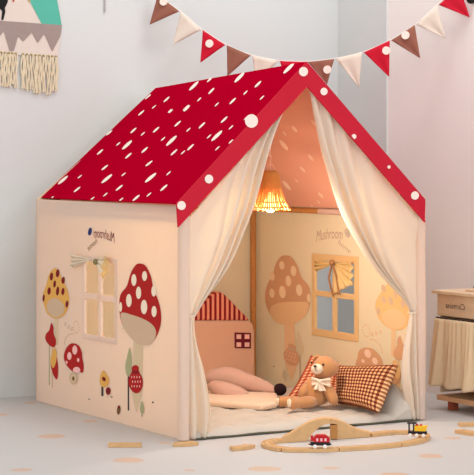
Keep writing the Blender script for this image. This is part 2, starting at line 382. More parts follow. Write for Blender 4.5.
# window opening in wall coordinates
U0, ZT = uz(84.5, 259); U1, _ = uz(115.5, 262); _, ZB = uz(100, 338)
UM = uz(100, 300)[0]; ZM = uz(100, 297.5)[1]
def wall_panel(side):
    X0 = 0.0 if side == 'L' else W
    inw = 1 if side == 'L' else -1
    yy = (lambda u: D-u) if side == 'L' else (lambda u: u+.10*max(0, u-.35)*min(1, (D-u)/.10))
    dz = lambda z: z if side == 'L' else z-.026*min(1, z/.25)*min(1, (WH-z)/.15)
    P = lambda u, z, off: Vector((X0+inw*off, yy(u), dz(z)))
    b = MB()
    us = [0.0]+[U0*k/8 for k in range(1, 9)]+[U0+(U1-U0)*k/4 for k in range(1, 5)]+[U1+(D-U1)*k/10 for k in range(1, 11)]
    zs = [0.004]+[ZB*k/6 for k in range(1, 7)]+[ZB+(ZT-ZB)*k/4 for k in range(1, 5)]+[ZT+(WH-ZT)*k/4 for k in range(1, 5)]
    def inhole(i, j): return us[i] >= U0-1e-6 and us[i+1] <= U1+1e-6 and zs[j] >= ZB-1e-6 and zs[j+1] <= ZT+1e-6
    for i in range(len(us)-1):
        for j in range(len(zs)-1):
            if inhole(i, j): continue
            q = [(us[i], zs[j]), (us[i+1], zs[j]), (us[i+1], zs[j+1]), (us[i], zs[j+1])]
            b.face([P(u, z, 0) for u, z in q], 0); b.face([P(u, z, .004) for u, z in reversed(q)], 1)
    def rim(a, c): b.face([P(*a, 0), P(*c, 0), P(*c, .004), P(*a, .004)], 0)
    rim((U0, ZB), (U1, ZB)); rim((U1, ZB), (U1, ZT)); rim((U1, ZT), (U0, ZT)); rim((U0, ZT), (U0, ZB))
    rim((0, zs[0]), (D, zs[0])); rim((0, zs[0]), (0, WH)); rim((D, zs[0]), (D, WH)); rim((0, WH), (D, WH))
    for ink, layer, pts in PRINTS:
        b.face([P(u, z, -.0006*layer) for u, z in pts], 2+ink)
        b.face([P(u, z, .004+.0006*layer) for u, z in pts], 2+len(INK)+ink)
    # hem seam
    # lettering: reads in mirror writing from outside
    for body, cpx, ink, ang in (('Mushroom', ((94, 236), (115, 241.5), .052), MAR, .0), ('home', ((88.5, 251), (98, 242), .03), OLV, .0)):
        vs, fs = text_mesh(body, cpx[2])
        w_ = max(v.x for v in vs)-min(v.x for v in vs); a = Vector(uz(*cpx[0])); c = Vector(uz(*cpx[1])); dr = (c-a); ln = dr.length; dr.normalize()
        up = Vector((-dr.y, dr.x)); mid = (a+c)/2
        for off, mi in ((-.0008, ink), (.0048, ink+len(INK))):
            for f in fs:
                q = []
                for k in f:
                    x = -vs[k].x/w_*ln; arc = -.9*x*x if body == 'Mushroom' else 0
                    p2 = mid+dr*x+up*(vs[k].y+arc); q.append(P(p2.x, p2.y, off))
                b.face(q, 2+mi)
    o = b.build('side_wall', [M_cloth, M_clothin]+INK+INKIN, tent, smooth=False)
    # frame
    fr = MB(); tk = .006
    def bar(ua, za, ub, zb):
        fr.prism([P(ua, za, -tk/2), P(ub, za, -tk/2), P(ub, zb, -tk/2), P(ua, zb, -tk/2)], Vector((inw*(tk+.005), 0, 0)))
    e = .012 if side == 'L' else .022; g = .006
    bar(U0-e, ZB-e, U0+g*.5, ZT+e); bar(U1-g*.5, ZB-e, U1+e, ZT+e); bar(U0, ZT-g, U1, ZT+e); bar(U0, ZB-e, U1, ZB+g)
    bar(UM-.011, ZB, UM+.011, ZT); bar(U0, ZM-.011, U1, ZM+.011)
    fo = fr.build('window_frame', [M_cloth if side == 'L' else M_framei], o, smooth=False, bevel=.002)
    # gathered little curtain with its tie: bow on the upper edge
    c = MB(); um = (U0+U1)/2
    def gath(u0, z0, u1, z1, u2, z2):
        # triangular gathered cloth: knot -> edge
        def g_(s, t):
            e0 = Vector((u1, z1)); e1 = Vector((u2, z2)); k = Vector((u0, z0)); ed = e0.lerp(e1, s)
            p = k.lerp(ed, .06+.94*t); return P(p.x, p.y, -.006-.007*t*(1+math.sin(s*PI*6)))
        c.grid(g_, 42, 8)
    if side == 'L':
        K0 = uz(93.5, 259)
        gath(*K0, *uz(74, 254), *uz(74.5, 268)); gath(*K0, *uz(111, 256), *uz(107, 279))
    else:
        K0 = (um, ZT-.012)
        gath(*K0, U0+.002, ZT+.004, U0+.004, ZT-.09); gath(*K0, um-.012, ZT-.13, U0+.004, ZT-.085)
        gath(*K0, U1-.01, ZT, U1-.02, ZT-.05)
        c.v = [Vector((2*W-v.x-.004, v.y, v.z)) for v in c.v]
    co = c.build('window_curtain', [M_winc if side == 'L' else M_yel], o, solid=.002)
    y = MB()
    y.tube([P(um, ZT-.01, -.014), P(um+.02, ZT-.07, -.016), P(um-.005, ZT-.14, -.014)], .004)
    y.tube([P(um, ZT-.01, -.014), P(um-.03, ZT-.06, -.016), P(um-.045, ZT-.13, -.014)], .004)
    y.ell(P(um, ZT-.008, -.016), (.01, .012, .012))
    if side == 'R': y.v = [Vector((2*W-v.x-.004, v.y, v.z)) for v in y.v]
    if side == 'R': tag(y.build('curtain_tie', [mat('ribbon_brown', (168, 118, 78))], o), 'brown ribbon tie')
    else:
        ye = MB(); ra = curve_pts([(*uz(x, y), 0) for x, y in ((111, 256), (113.5, 263), (112.5, 271), (110, 279))], 0); rc = curve_pts([(*uz(x, y), 0) for x, y in ((109.5, 258), (107.5, 265), (107.5, 272), (106.5, 278))], 0)
        ye.grid(lambda s, t: (lambda p: P(p.x, p.y, -.022-.005*math.sin(t*PI*5+s*2)))(ra(t).lerp(rc(t), s)), 8, 24)
        tag(ye.build('curtain_ribbon', [M_yel], o, solid=.002), 'yellow ruffled ribbon')
        tag(y_none(P, um), None)
    return o
def y_none(P, um):
    y = MB(); y.ell(P(um-.005, ZT-.004, -.016), (.008, .012, .011)); return y.build('curtain_knot', [mat('ribbon_green', (140, 130, 88))], None)
M_framei = mat('window_binding', (236, 196, 140), .95, trans=.1); M_winc = mat('voile_cream', (250, 238, 218), .95, trans=.3)
M_yel = mat('voile_yellow', (250, 222, 160), .95, trans=.35)
def y_none(P, um):
    y = MB(); y.ell(P(um-.005, ZT-.004, -.016), (.008, .012, .011))
    return y.build('curtain_knot', [mat('ribbon_green', (140, 130, 88))], bpy.data.objects['side_wall'])
wl = wall_panel('L'); wr = wall_panel('R')

# ---- roof
AF = tplane(307, 61.5, 1, -.022); AR = tplane(155.5, 88, 1, D+.012)
EF = tplane(176.5, 203.5, 1, -.022); ER = tplane(39.5, 197.5, 1, D+.012)
GF = tplane(425.5, 200, 1, -.022); GR = Vector((W+.014, D+.012, ER.z))
def roof_fn(side):
    a, b_ = (EF, ER) if side == 'L' else (GF, GR)
    nrm = (AR-AF).cross(a-AF).normalized()
    if nrm.z < 0: nrm = -nrm
    def f(u, v, off=0):
        p = AF.lerp(AR, u).lerp(a.lerp(b_, u), v)
        sag = -.014*math.sin(PI*min(1, max(0, v)))*math.sin(PI*min(1, max(0, u)))
        sag += .004*noise.noise(Vector((u*4, v*4, 1.3)))*math.sin(PI*min(1, max(0, v)))
        return p+nrm*(sag+off)
    return f
RL, RR = roof_fn('L'), roof_fn('R')
def proj(p):
    q = TM @ p; return Vector((237+q.x/q.y/K, 160-(q.z-H)/q.y/K))
def inv_roof(px, py):
    u, v = .5, .5
    for _ in range(12):
        p = proj(RL(u, v)); e = 1e-3
        du = (proj(RL(u+e, v))-p)/e; dv = (proj(RL(u, v+e))-p)/e
        r = Vector((px, py))-p; det = du.x*dv.y-du.y*dv.x
        u = max(-.3, min(1.3, u+(r.x*dv.y-r.y*dv.x)/det)); v = max(-.3, min(1.3, v+(du.x*r.y-du.y*r.x)/det))
    return u, v
dots = []
for s_, lst, ox, oy in (
    (3, [(288, 193), (420, 180), (228, 293), (358, 290), (98, 297)], 30, 80),
    (2, [(330, 98), (405, 58), (307, 150), (438, 130), (374, 148), (208, 214), (340, 208), (222, 260), (353, 248), (265, 320), (140, 325), (397, 320), (427, 215), (292, 225), (465, 85), (350, 50), (235, 157), (315, 350)], 30, 80),
    (1, [(368, 80), (415, 92), (335, 160), (262, 190), (148, 287), (278, 280), (395, 175), (224, 340), (353, 340), (411, 277), (185, 352), (270, 355), (455, 352), (65, 350)], 30, 80),
    (3, [(295, 230), (160, 255), (93, 418), (228, 403), (441, 203)], 140, 0),
    (2, [(212, 270), (275, 300), (350, 250), (137, 320), (184, 372), (250, 355), (150, 437), (208, 235)], 140, 0),
    (1, [(176, 295), (92, 330), (228, 310), (313, 275), (362, 290), (144, 385), (205, 405), (270, 378), (315, 350), (230, 440), (270, 420), (128, 452)], 140, 0)):
    for x, y in lst: dots.append((*inv_roof(ox+x/2.9625, oy+y/2.9625), {3: .0215, 2: .0135, 1: .0088}[s_]))
rb = MB()
dU = (AR-AF).length
def dot_on(b, fn, u, v, r, off, m, flip, el_=1.3, vl=.73):
    q = []
    for k in range(16):
        a = k*2*PI/16; uu = u+r*.92*math.cos(a)/dU; vv = v+r*el_*math.sin(a)/vl
        q.append(fn(max(.0, min(1, uu)), max(0, min(1, vv)), off))
    b.face(q if not flip else q[::-1], m)
lin = lambda v: -.004-.052*max(0, (v-.25)/.75)**1.3
for side, fn in (('L', RL), ('R', RR)):
    rb.grid(lambda u, v: fn(u, v, 0), 16, 16, 0); rb.grid(lambda u, v: fn(u, v, lin(v)), 16, 24, 1)
    for seq in ([(u/16, 1) for u in range(17)], [(0, v/16) for v in range(17)], [(1, v/16) for v in range(17)]):
        for a, c in zip(seq, seq[1:]): rb.face([fn(*a, 0), fn(*c, 0), fn(*c, -.004 if seq[0][1] == seq[1][1] else lin(c[1])), fn(*a, -.004 if seq[0][1] == seq[1][1] else lin(a[1]))], 0)
    for u, v, r in dots:
        dot_on(rb, fn, u, v, r, .0012, 2, False); dot_on(rb, lambda a, c, o: fn(a, c, lin(c)+o), u, v, r*.95, -.0014, 3, True)
rb.build('roof', [M_roof, M_roofin, M_dot, M_dotin], tent)
# roof trim on the front gable
tb = MB(); off = Vector((0, .005, 0)); YT = -.026
tp = lambda x, y, o=0: tplane(x, y, 1, YT-o)
n_ = 10
Lo = [(307, 61.5), (176.5, 203.5)]; Li = [(307, 86.5), (178, 227.5)]; Ro = [(307, 61.5), (425.5, 199.5)]; Ri = [(307, 86.5), (425, 222.5)]
for o_, i_ in ((Lo, Li), (Ro, Ri)):
    A = [tp(o_[0][0]+(o_[1][0]-o_[0][0])*k/n_, o_[0][1]+(o_[1][1]-o_[0][1])*k/n_) for k in range(n_+1)]
    B = [tp(i_[0][0]+(i_[1][0]-i_[0][0])*k/n_, i_[0][1]+(i_[1][1]-i_[0][1])*k/n_) for k in range(n_+1)]
    for k in range(n_):
        tb.prism([A[k], A[k+1], B[k+1], B[k]], off)
    tb.tube([b_+Vector((0, 0, .003)) for b_ in B], .003, 0, 6)
for x, y, r in ((251.5, 121, 6.5), (324, 91.5, 3.6), (303.5, 71.6, 4.5), (354, 136.5, 2.4), (389, 167, 1.6), (415, 195.5, 4), (209, 179, 4.2), (181.5, 205.5, 4.3)):
    tb.face([tp(x+r*math.cos(k*PI/9), y+r*1.05*math.sin(k*PI/9), .002) for k in range(18)], 1)
tb.build('roof_trim', [M_trim, M_dot], tent)

# ---- back wall with gable
b = MB(); YB = D
g = [(0, YB, .004), (W, YB, .004), (W, YB, WH), (AR.x, YB, AR.z-.02), (0, YB, WH)]
b.prism([Vector(p) for p in g], (0, -.004, 0), 0, 1)
b.build('back_wall', [M_cloth, M_clothin], tent, smooth=False)

# ---- corner sleeves over the front poles
for cx in (0.003, W-.018):
    b = MB()
    def g_(u, v, cx=cx):
        a = u*2*PI; r = .0185*(1+.10*abs(math.sin(2*a)))*(1+.05*math.sin(3*a+9*v))
        return (cx+r*math.cos(a), .0+r*math.sin(a), .004+(WH-.012)*v)
    b.grid(g_, 28, 24, closeu=True)
    b.face([g_(k/28, 1) for k in range(28)]); b.face([g_(1-k/28, 0) for k in range(28)])
    b.build('corner_sleeve', M_cloth, tent, angle=60)
# ---- front gable curtains
def curtain(up_out, up_in, lo_out, lo_in, sgn):
    b = MB()
    fo = curve_pts([(*p, 0) for p in up_out], 0); fi = curve_pts([(*p, 0) for p in up_in], 0)
    def upper(u, v):
        # v runs down; inner curve is sampled by height so folds fan out from the tie
        o_ = fo(v); i_ = fi(v); p = o_.lerp(i_, u)
        amp = .002+.016*math.sin(PI*min(1, v*.9+.08))*(.12+.88*max(0, (u-.4)/.6)**1.0)
        y = -.004+amp*1.1*math.sin(u**2.2*PI*8+.8*math.sin(v*3))+.010*noise.noise(Vector((u*3, v*5, sgn)))
        q = tplane(p.x, p.y, 1, 0.0); return (q.x, y, q.z)
    b.grid(upper, 90, 40)
    go = curve_pts([(*p, 0) for p in lo_out], 0); gi = curve_pts([(*p, 0) for p in lo_in], 0)
    def lower(u, v):
        p = go(v).lerp(gi(v), u)
        y = -.006+(.004+.010*min(1, v*1.6))*math.sin(u*PI*4.4+v*1.2)+.010*noise.noise(Vector((u*3, v*2, sgn+5)))
        q = tplane(p.x, p.y, 1, 0.0); return (q.x, y, max(.006, q.z))
    b.grid(lower, 60, 30)
    o = b.build('door_curtain', M_curt, tent, weld=True, solid=.0025, angle=80); return o
up_in_l = [(306, 84), (289, 100), (278.5, 120), (268, 152), (258, 187), (248, 217), (235, 251), (220, 277), (207, 296), (194.5, 316)]
up_out_l = [(181, 226), (182, 256), (183, 286), (187, 316)]
curtain(up_out_l, up_in_l, [(187, 314), (185, 340), (185, 390), (186, 440)], [(194.5, 314), (195, 330), (199, 350), (204, 368), (208.5, 390), (211.5, 415), (209, 436)], 1)
up_in_r = [(308, 84), (313, 110), (320, 143), (328, 172), (340, 206), (352, 232), (368, 258), (388, 283), (401, 298), (410.5, 312)]
up_out_r = [(419, 216), (418, 250), (417, 285), (415, 312)]
curtain(up_out_r, up_in_r, [(415, 310), (417, 345), (417, 380), (417, 419)], [(410.5, 310), (407, 330), (403.5, 352), (403, 378), (406, 400), (409, 419.5)], 2)
for px_, py_ in ((190.5, 316), (412.5, 312)):
    c = tplane(px_, py_, 1, -.008); b = MB()
    b.tube([c+Vector((.014*math.cos(k*PI/12), .016*math.sin(k*PI/12), .003*math.sin(k*PI/12+1))) for k in range(24)], .0028, closed=True)
    b.build('curtain_tieback', M_curt, tent)

# ---- wooden poles
def pole(a, c, r=.0125, name='pole', m=None, label=None):
    b = MB(); b.tube([a, c], r, n=14); o = b.build(name, m or M_pole, tent)
    if label: tag(o, label)
zr = .752; e = .028
pole((W-e, D-e, .004), (W-e, D-e, zr)); pole((e, D-e, .004), (e, D-e, zr))
pole((W-e, .04, zr), (W-e, D-e, zr), .0115); pole((e, .04, zr), (e, D-e, zr), .0115); pole((e, D-e, zr), (W-e, D-e, zr), .0115)
pole((e, D-e, zr), (AR.x, D-e, AR.z-.04)); pole((W-e, D-e, zr), (AR.x, D-e, AR.z-.04))
pole((AF.x, .03, AF.z-.045), (AR.x, D-e, AR.z-.035))
jy = [tplane(x, 208, 0, W-e).y for x in (320, 346)]
pole((W-e, min(jy), zr), (W-e, max(jy), zr), .0128, 'pole_sleeve', mat('pole_sleeve', (214, 176, 158)), 'pale rose fabric sleeve on the pole')

# ------------------------------------------------------------------ quilted mat
M_mat = mat('quilt_cream', (200, 192, 182), .95, .03, 30, .25, 120)
def mat_h(x, y):
    h = .024+.011*abs(math.sin(x*PI/.11))**.6*abs(math.sin(y*PI/.11))**.6 + .006*noise.noise(Vector((x*11, y*11, 0)))
    ed = min(1, max(0, (y+.012)/.025)); h = .006+(h-.006)*ed**.5
    k = max(0, 1-abs(x-(W-.075))/.07)*max(0, 1-abs(y-.11)/.16)
    return h+.11*k**.7*(1 if k > 0 else 0)
mt = thing('play_mat', 'cream quilted floor mat spread inside the tent with a turned up corner', 'play mat', T0, TA)
b = MB(); x0, x1, y0, y1 = .045, W-.035, -.012, D-.05
b.grid(lambda u, v: (x0+(x1-x0)*u, y0+(y1-y0)*v, mat_h(x0+(x1-x0)*u, y0+(y1-y0)*v)), 110, 120)
b.face([(x0, y0, .003), (x1, y0, .003), (x1, y1, .003), (x0, y1, .003)])
for e0, e1, n in (((x0, y0), (x1, y0), 110), ((x1, y0), (x1, y1), 120), ((x1, y1), (x0, y1), 110), ((x0, y1), (x0, y0), 120)):
    for k in range(n):
        a = Vector(e0).lerp(Vector(e1), k/n); c = Vector(e0).lerp(Vector(e1), (k+1)/n)
        b.face([(a.x, a.y, .003), (c.x, c.y, .003), (c.x, c.y, mat_h(c.x, c.y)), (a.x, a.y, mat_h(a.x, a.y))])
b.build('quilt', M_mat, mt, angle=80)
b = MB(); b.tube([(x0+(x1-x0)*k/30, y0-.004, .0055+.001*math.sin(k)) for k in range(31)], .0038, n=8)
tag(b.build('edge_binding', mat('binding_dark', (92, 90, 74)), mt), 'dark grey-green binding along the front edge')
mz = lambda p: (lambda q: mat_h(q.x, q.y))(TI @ p)

# ------------------------------------------------------------------ lamp
LY = .27; Lp = tplane(270.5, 206, 0, AF.x); 
lu = Lp.y/D; ridge = AF.lerp(AR, max(0, (Lp.y+.022)/(D+.034)))
lw = TM @ Lp; top_z = (TM @ ridge).z-.05
zpx = lambda py: (TM @ tplane(270.5, py, 0, AF.x)).z
lamp = thing('pendant_lamp', 'lit rattan pendant lamp hanging from the tent ridge', 'lamp', (lw.x, lw.y, zpx(212)))
z0 = zpx(212); zz = lambda py: zpx(py)-z0
prof = [(.012, zz(171)), (.027, zz(173)), (.031, zz(180)), (.036, zz(188)), (.044, zz(196)), (.052, zz(202)), (.062, zz(207)), (.071, zz(210))]
M_rat = mat('rattan', (226, 160, 84), .7, .1, 60, trans=.25, two=(255, 176, 76))
b = MB()
for k in range(46):
    a = k*2*PI/46; sc = 1+.05*(k % 2)
    path = [Vector((r*sc*math.cos(a), r*sc*math.sin(a), z)) for r, z in prof]
    b.tube(path, .0026, n=5)
for i in (1, 3, 5, 6):
    r, z = prof[i]; b.tube([Vector((r*math.cos(k*PI/16), r*math.sin(k*PI/16), z)) for k in range(32)], .0026, closed=True, n=6)
for k in range(16):  # looped rim
    a = k*2*PI/16; c = Vector((.066*math.cos(a), .066*math.sin(a), zz(208.5))); t = Vector((-math.sin(a), math.cos(a), 0))
    b.tube([c+t*.011*math.cos(q*PI/6)+Vector((0, 0, .007*math.sin(q*PI/6))) for q in range(12)], .0015, closed=True, n=5)
b.build('lamp_shade', M_rat, lamp)
b = MB(); b.lathe([(.0, zz(178)), (.010, zz(178)), (.011, zz(190)), (.009, zz(193)), (0, zz(193))], n=16); b.build('lamp_socket', mat('socket_cream', (226, 196, 160)), lamp)
b = MB(); b.tube([(0, 0, zz(178)), (0, 0, top_z-z0)], .0018, n=6); b.tube([Vector((.012*math.cos(k*PI/8), 0, zz(170)+.008+.012*math.sin(k*PI/8))) for k in range(16)], .0016, closed=True, n=6)
b.build('cord', mat('cord_pink', (246, 190, 170)), lamp)
b = MB(); b.lathe([(0, zz(191)), (.010, zz(192)), (.014, zz(197)), (.0245, zz(202)), (.026, zz(206)), (.020, zz(210)), (.008, zz(212)), (0, zz(212.2))], n=24)
b.build('bulb', mat('bulb_glow', (255, 228, 150), emit=3.2), lamp)
l = bpy.data.lights.new('bulb_light', 'POINT'); l.energy = 11; l.color = (1.0, .92, .78); l.shadow_soft_size = .03
lo = bpy.data.objects.new('bulb_light', l); COL.objects.link(lo); lo.parent = lamp; lo.location = (0, 0, zz(215))

# ------------------------------------------------------------------ soft things in the tent
def soft_slab(poly_pts, off, name, m, parent, inv, bev=.012):
    b = MB(); b.prism(poly_pts, off); return b.build(name, m, parent, inv=inv, weld=True, bevel=bev, seg=4, angle=60)
# house cushion, against the back wall
YH = D-.14; hp = lambda x, y: tplane(x, y, 1, YH)
c0 = hp(219, 380); base = TM @ Vector((c0.x, YH, .03)); base.z = mz(base)+.001
hc = thing('house_cushion', 'tall peach cushion shaped like a house leaning at the tent back', 'cushion', base, TA)
HI = inv_of(hc) @ TM; zb = base.z
offv = Vector((0, .075, 0))
pts = [hp(186, 324), hp(189, 320.5), hp(249, 320.5), hp(253, 323), hp(255, 332)]
br = hp(255.5, 380); br.z = zb; bl = hp(185, 380); bl.z = zb
soft_slab([bl, br]+pts[::-1], offv, 'cushion_body', mat('plush_peach', (222, 172, 144), .95, .02, 20, .2, 300, sheen=.3), hc, HI)
soft_slab([hp(189, 320.3), hp(250, 320.3), hp(243, 313), hp(225, 294.5), hp(219, 291.5), hp(213, 294.5), hp(195, 313)], Vector((0, .06, 0)), 'cushion_roof', stripe_mat('stripe_red', 44, (232, 150, 120), (140, 26, 34)), hc, HI, .006)
b = MB(); q = [tplane(x, y, 1, YH-.004) for x, y in ((235, 332.5), (251, 333), (251, 348.5), (235, 348))]
b.prism(q[::-1], (0, .008, 0), 0)
cw = mat('patch_pink', (244, 190, 176))
for cx in (238.9, 247.1):
    for cy in (336.7, 344.6): b.prism([tplane(cx+dx, cy+dy, 1, YH-.0055) for dx, dy in ((-2.3, 2.2), (2.3, 2.2), (2.3, -2.2), (-2.3, -2.2))], (0, .004, 0), 1)
b.build('window_patch', [mat('patch_maroon', (112, 22, 40)), cw], hc, inv=HI, smooth=False)

# pillows
def pillow(name, label, corners, th, m, group=None, n=28, seedv=0):
    P00, P10, P11, P01 = corners; c = sum(corners, Vector())/4
    base = Vector((c.x, c.y, min(p.z for p in corners)-.0)); 
    N_ = (P10-P00).cross(P01-P00).normalized()
    b = MB()
    def sh(sg):
        def g(u, v):
            a, d = 2*u-1, 2*v-1
            # concave edges between the corners
            uu = .5+.5*a*(1-.07*(1-d*d)); vv = .5+.5*d*(1-.07*(1-a*a))
            p = P00.lerp(P10, uu).lerp(P01.lerp(P11, uu), vv)
            t = th*((1-a**4)*(1-d**4))**.5*(.92+.1*noise.noise(Vector((a*2, d*2, seedv))))
            return p+N_*sg*t-base
        return g
    b.grid(sh(1), n, n, uv=True); b.grid(sh(-1), n, n, uv=True, flip=True)
    o = b.build(name, m, None, weld=True, angle=180); o.location = base
    return tag(o, label, 'pillow', group)
def rest(p, dz=0): p = p.copy(); p.z = mz(p)+dz; return p
GR_ = check_mat('gingham_brown', 17, 13, (232, 190, 140), (158, 88, 54), (84, 32, 24))
g0 = fl(336, 407, .035); g1 = fl(377, 417, .035)
yb = g0.y+.03; g0 = pt(338, 404, yb); g1 = pt(378, 413.5, g1.y+.03)
gt0 = pt(336, 365.5, yb+.14); gt1 = pt(399, 364, g1.y+.16)
pillow('gingham_pillow', 'large brown and cream gingham pillow to the right of the teddy bear', [g0, g1, gt1, gt0], .040, GR_)
RC = check_mat('check_red', 11, 14, (238, 196, 150), (196, 104, 74), (160, 50, 40))
h0 = pt(286, 399, yb+.20); h1 = pt(352, 399, yb+.26); h2 = pt(350, 369, yb+.38); h3 = pt(311, 355, yb+.34)
pillow('checked_pillow', 'red checked pillow half hidden behind the teddy bear', [h0, h1, h2, h3], .036, RC, seedv=4)

# pink plush toy
M_plush = mat('plush_rose', (206, 166, 150), .98, .03, 25, .3, 260, sheen=.2)
pb = fl(232, 399, .035); 
pl = thing('plush_toy', 'dusty pink plush toy lying down, black pompom at its tip', 'plush toy', (pb.x, pb.y, .03))
PI_ = inv_of(pl)
def lobe(path, rad, squash=.8, name='lobe'):
    b = MB(); f = curve_pts(path, 0); rf = curve_pts([(r, 0, 0) for r in rad], 0)
    n = 26; b.tube([f(k/n) for k in range(n+1)], [max(.001, rf(k/n).x) for k in range(n+1)], n=20)
    return b
yb2 = pb.y
b = lobe([pt(204, 384, yb2+.16), pt(212, 378, yb2+.16), pt(228, 377, yb2+.15), pt(248, 383, yb2+.12), pt(264, 387.5, yb2+.08), pt(276, 391, yb2+.05)], [.010, .032, .040, .036, .028, .014])
b.build('body', M_plush, pl, inv=PI_, angle=180)
b = lobe([pt(206, 386, yb2+.03), pt(214, 387, yb2+.02), pt(226, 391, yb2), pt(238, 394, yb2), pt(246, 395.5, yb2), pt(250, 396, yb2)], [.003, .026, .034, .030, .018, .002])
b.build('arm', M_plush, pl, inv=PI_, angle=180)
b = MB(); b.ell(pt(280, 389.5, yb2+.05), (.026, .024, .024)); tag(b.build('nose', mat('pompom_black', (44, 22, 26), .98, .1, 40, .6, 400), pl, inv=PI_), 'black pompom nose')
# folded blanket
q = [rest(fl(x, y, .03)) for x, y in ((206, 407), (262, 411), (278, 408.5), (277, 399), (225, 396.5), (205, 397))]
bc = sum(q, Vector())/6; b = MB()
b.prism([Vector((p.x-bc.x, p.y-bc.y, .002)) for p in q], (0, 0, .024))
o = b.build('folded_blanket', mat('fleece_beige', (238, 208, 180), .98, .04, 14, .4, 180, sheen=.3), weld=True, bevel=.01, seg=4, angle=70); o.location = (bc.x, bc.y, .029)
tag(o, 'beige fleece blanket folded flat in front of the pink plush toy', 'blanket')

# ------------------------------------------------------------------ teddy bear
bf = fl(314, 407.5, .035); yb3 = bf.y
ted = thing('teddy_bear', 'light brown teddy bear with a cream bow sitting on the mat', 'teddy bear', (bf.x, yb3, .034))
BI = inv_of(ted)
M_fur = mat('fur_brown', (202, 144, 94), .98, .06, 40, .5, 350, sheen=.4); M_snout = mat('fur_cream', (244, 222, 196), .98, 0, 30, .3, 300)
M_blk = mat('bear_black', (38, 24, 24), .4)
P3 = lambda x, y, dy=0: pt(x, y, yb3+dy)
U = .00368
b = MB(); b.tube([P3(314, 407, .03), P3(313.5, 403, .03), P3(313.5, 396, .03), P3(315.5, 388, .03), P3(318, 381, .03), P3(320, 377, .03)], [.012, .050, .056, .050, .034, .018], n=28)
b.build('body', M_fur, ted, inv=BI, angle=180)
b = MB(); b.ell(P3(326, 367.5, .02), (13.6*U, 12*U, 12*U), nu=28, nv=18, fn=lambda p: Vector((p.x, p.y, p.z*(1-.25*max(0, p.x)/.05))))
b.build('head', M_fur, ted, inv=BI, angle=180)
for x, y, r in ((317.3, 358.5, 4.0), (335.5, 365, 3.8)):
    b = MB(); b.ell(P3(x, y, .03), (r*U, r*U*.55, r*U), nu=18, nv=12)
    b.ell(P3(x-.6, y+.4, .03-r*U*.42), (r*U*.6, r*U*.2, r*U*.6), 1); b.build('ear', [M_fur, mat('ear_dark', (142, 88, 54), .98)], ted, inv=BI)
b = MB(); b.ell(P3(317, 369, -.018), (6.2*U, 5.2*U, 5.3*U), nu=22, nv=14); sn = b.build('snout', M_snout, ted, inv=BI)
b = MB(); b.ell(P3(315, 366.2, -.037), (1.7*U, 1.2*U, 1.35*U)); b.tube([P3(315.2, 367.5, -.0385), P3(315.5, 370, -.0385), P3(317.5, 371.3, -.0375)], .0011, n=6); b.build('nose', M_blk, ted, inv=BI)
for x, y, dy in ((323.2, 364.7, -.0225), (311.6, 362.8, -.001)):
    b = MB(); b.ell(P3(x, y, dy), (1.1*U, 1.0*U, 1.25*U)); b.build('eye', M_blk, ted, inv=BI)
# arms and legs
def limb(path, rad, name, pad=None):
    b = lobe([P3(*p) for p in path], rad)
    if pad: b.ell(P3(*pad[0]), pad[1], 1)
    return b.build(name, [M_fur, M_snout, mat('pad_rose', (226, 168, 140), .98)], ted, inv=BI, angle=180)
limb([(325, 384, .01), (327.5, 388, -.01), (331, 395, -.02), (334, 401, -.03), (335.5, 405.5, -.03)], [.008, .019, .021, .018, .003], 'arm')
limb([(309, 385, .02), (305, 389, .0), (303, 395, -.01), (305, 400, -.02)], [.008, .017, .017, .004], 'arm')
limb([(316, 402, .0), (309, 402, -.05), (299, 403, -.08), (292, 403.5, -.10), (288.5, 403.5, -.105)], [.012, .022, .020, .022, .012], 'leg', (((289.3, 403, -.112), (2.6*U, 3.0*U, 4.4*U))))
limb([(306, 401, .03), (296, 401, .03), (286, 401.5, .02), (280, 402, .02), (277.5, 402, .02)], [.012, .019, .019, .020, .008], 'leg', (((277.8, 401.5, .012), (2.0*U, 2.6*U, 3.8*U))))
b = MB()
kn = P3(319.5, 381.5, -.03)
for sx, tx, ty in ((-1, 311.5, 381.5), (1, 330.5, 382.5)):
    e = P3(tx, ty, -.025)
    b.grid(lambda u, v: kn.lerp(e, u)+Vector((0, -.006*math.sin(v*PI*3)-.004, (v-.5)*(.008+.026*u**.7))), 12, 14)
for tx, ty in ((317, 389.5), (322.5, 391)):
    e = P3(tx, ty, -.04)
    b.grid(lambda u, v: kn.lerp(e, u)+Vector(((v-.5)*(.010+.018*u), -.005*math.sin(v*PI*2)-.004, 0)), 10, 10)
bo = b.build('bow', mat('ribbon_cream', (248, 224, 200), .9), ted, inv=BI, solid=.003)
b = MB(); b.ell(kn+Vector((0, -.008, 0)), (.009, .008, .010)); b.build('knot', MATS['ribbon_cream'], bo, inv=BI)

